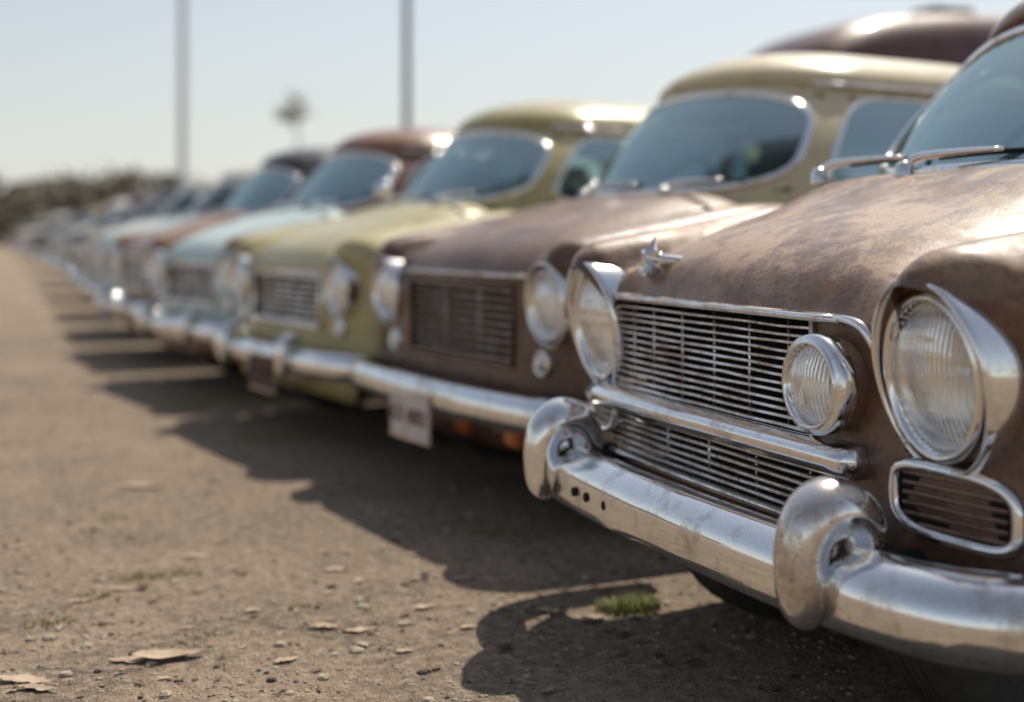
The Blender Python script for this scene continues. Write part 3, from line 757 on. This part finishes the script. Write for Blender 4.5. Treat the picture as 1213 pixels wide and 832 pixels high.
mk('distant_trees',vs,fs,[leafy('hazed_foliage_dark',(.080,.070,.045),(.11,.092,.06)),leafy('hazed_foliage_light',(.14,.118,.075),(.165,.135,.09)),bark],None,fm,False,dz=0)  # foliage albedo lightened to stand in for haze over the backlit treeline
vs=[];fs=[];fm=[]
px,py=12.6,59.5; trunk(px,py,6.6,.12)
for _ in range(14):
    a=random.random()*6.28; q=random.uniform(.2,.7); cx,cy,cz=px+q*math.cos(a),py+q*math.sin(a),6.9+random.uniform(-.6,.5)
    for _ in range(16): quadleaf((cx+random.gauss(0,.22),cy+random.gauss(0,.22),cz+random.gauss(0,.2)),random.uniform(.06,.12))
mk('small_tree',vs,fs,[leafy('fol_a',(.10,.10,.05),(.12,.11,.06)),leafy('fol_b',(.16,.15,.09),(.17,.14,.09)),bark],None,fm,False,dz=0)
def street_lamp(x,y,r,h,mat,side):
    e=empty('street_lamp',(x,y,0)); 
    lathe('mast',[(r*1.6,0),(r*1.6,.4),(r*1.05,.5),(r*.8,h)],(0,0,0),mat,e,'z',seg=20,dz=0)
    tube('lamp_arm',[(0,0,h-.1),(side*.4,0,h+.5),(side*1.8,0,h+.9)],[r*.6,r*.5,r*.4],mat,e,10,sub=5,dz=0)
    rbox('lamp_head',(side*2.1,0,h+.88),(.8,.3,.14),mat,e,.05,dz=0)
    rbox('base_plate',(0,0,.03),(r*6,r*6,.06),mat,e,.01,dz=0)
street_lamp(7.3,24,.075,10,simple('dark_steel',(.05,.055,.06),.5,.3),1)
street_lamp(5.6,45,.15,14,simple('hazed_steel',(.70,.72,.73),.6,.0),-1)  # far mast: distance haze painted in as a paler steel colour
# ------------------------------------------------------------------ world + sun
EL=math.radians(55); AZ=math.radians(47)
w=bpy.data.worlds.new('World'); scene.world=w; w.use_nodes=True; nt=w.node_tree; bg=nt.nodes['Background']
sky=nt.nodes.new('ShaderNodeTexSky'); sky.sky_type='NISHITA'; sky.sun_disc=False; sky.sun_elevation=EL; sky.sun_rotation=AZ
sky.air_density=1.1; sky.dust_density=1.4; sky.ozone_density=1.3; sky.altitude=0
hs=nt.nodes.new('ShaderNodeHueSaturation'); hs.inputs['Saturation'].default_value=.55
nt.links.new(sky.outputs[0],hs.inputs['Color'])
tc=nt.nodes.new('ShaderNodeTexCoord'); sx=nt.nodes.new('ShaderNodeSeparateXYZ'); nt.links.new(tc.outputs['Generated'],sx.inputs[0])
hz=math_(nt,'MULTIPLY',math_(nt,'POWER',math_(nt,'SUBTRACT',1.0,math_(nt,'ABSOLUTE',sx.outputs[2])),9.0),.80)
# bright whitish haze layer hugging the horizon
nt.links.new(mix(nt,hz,hs.outputs[0],(8.0,8.2,7.8)),bg.inputs['Color']); bg.inputs['Strength'].default_value=.108
sd=bpy.data.lights.new('sun','SUN'); sd.energy=5; sd.angle=math.radians(.53); sd.color=(1,.90,.76)
so=bpy.data.objects.new('sun',sd); scene.collection.objects.link(so)
d=Vector((math.sin(AZ)*math.cos(EL),math.cos(AZ)*math.cos(EL),math.sin(EL)))
so.rotation_euler=d.to_track_quat('Z','Y').to_euler(); so.location=(20,30,40)
# ------------------------------------------------------------------ camera
cd=bpy.data.cameras.new('camera'); co_=bpy.data.objects.new('camera',cd); scene.collection.objects.link(co_)
co_.location=(0,0,1.03); co_.rotation_euler=(math.radians(90),0,math.radians(-21.67))
cd.sensor_width=36; cd.lens=44.5; cd.shift_y=-.116; cd.clip_end=3000; cd.clip_start=.05
cd.dof.use_dof=True; cd.dof.focus_distance=2.62; cd.dof.aperture_fstop=1.1
scene.camera=co_
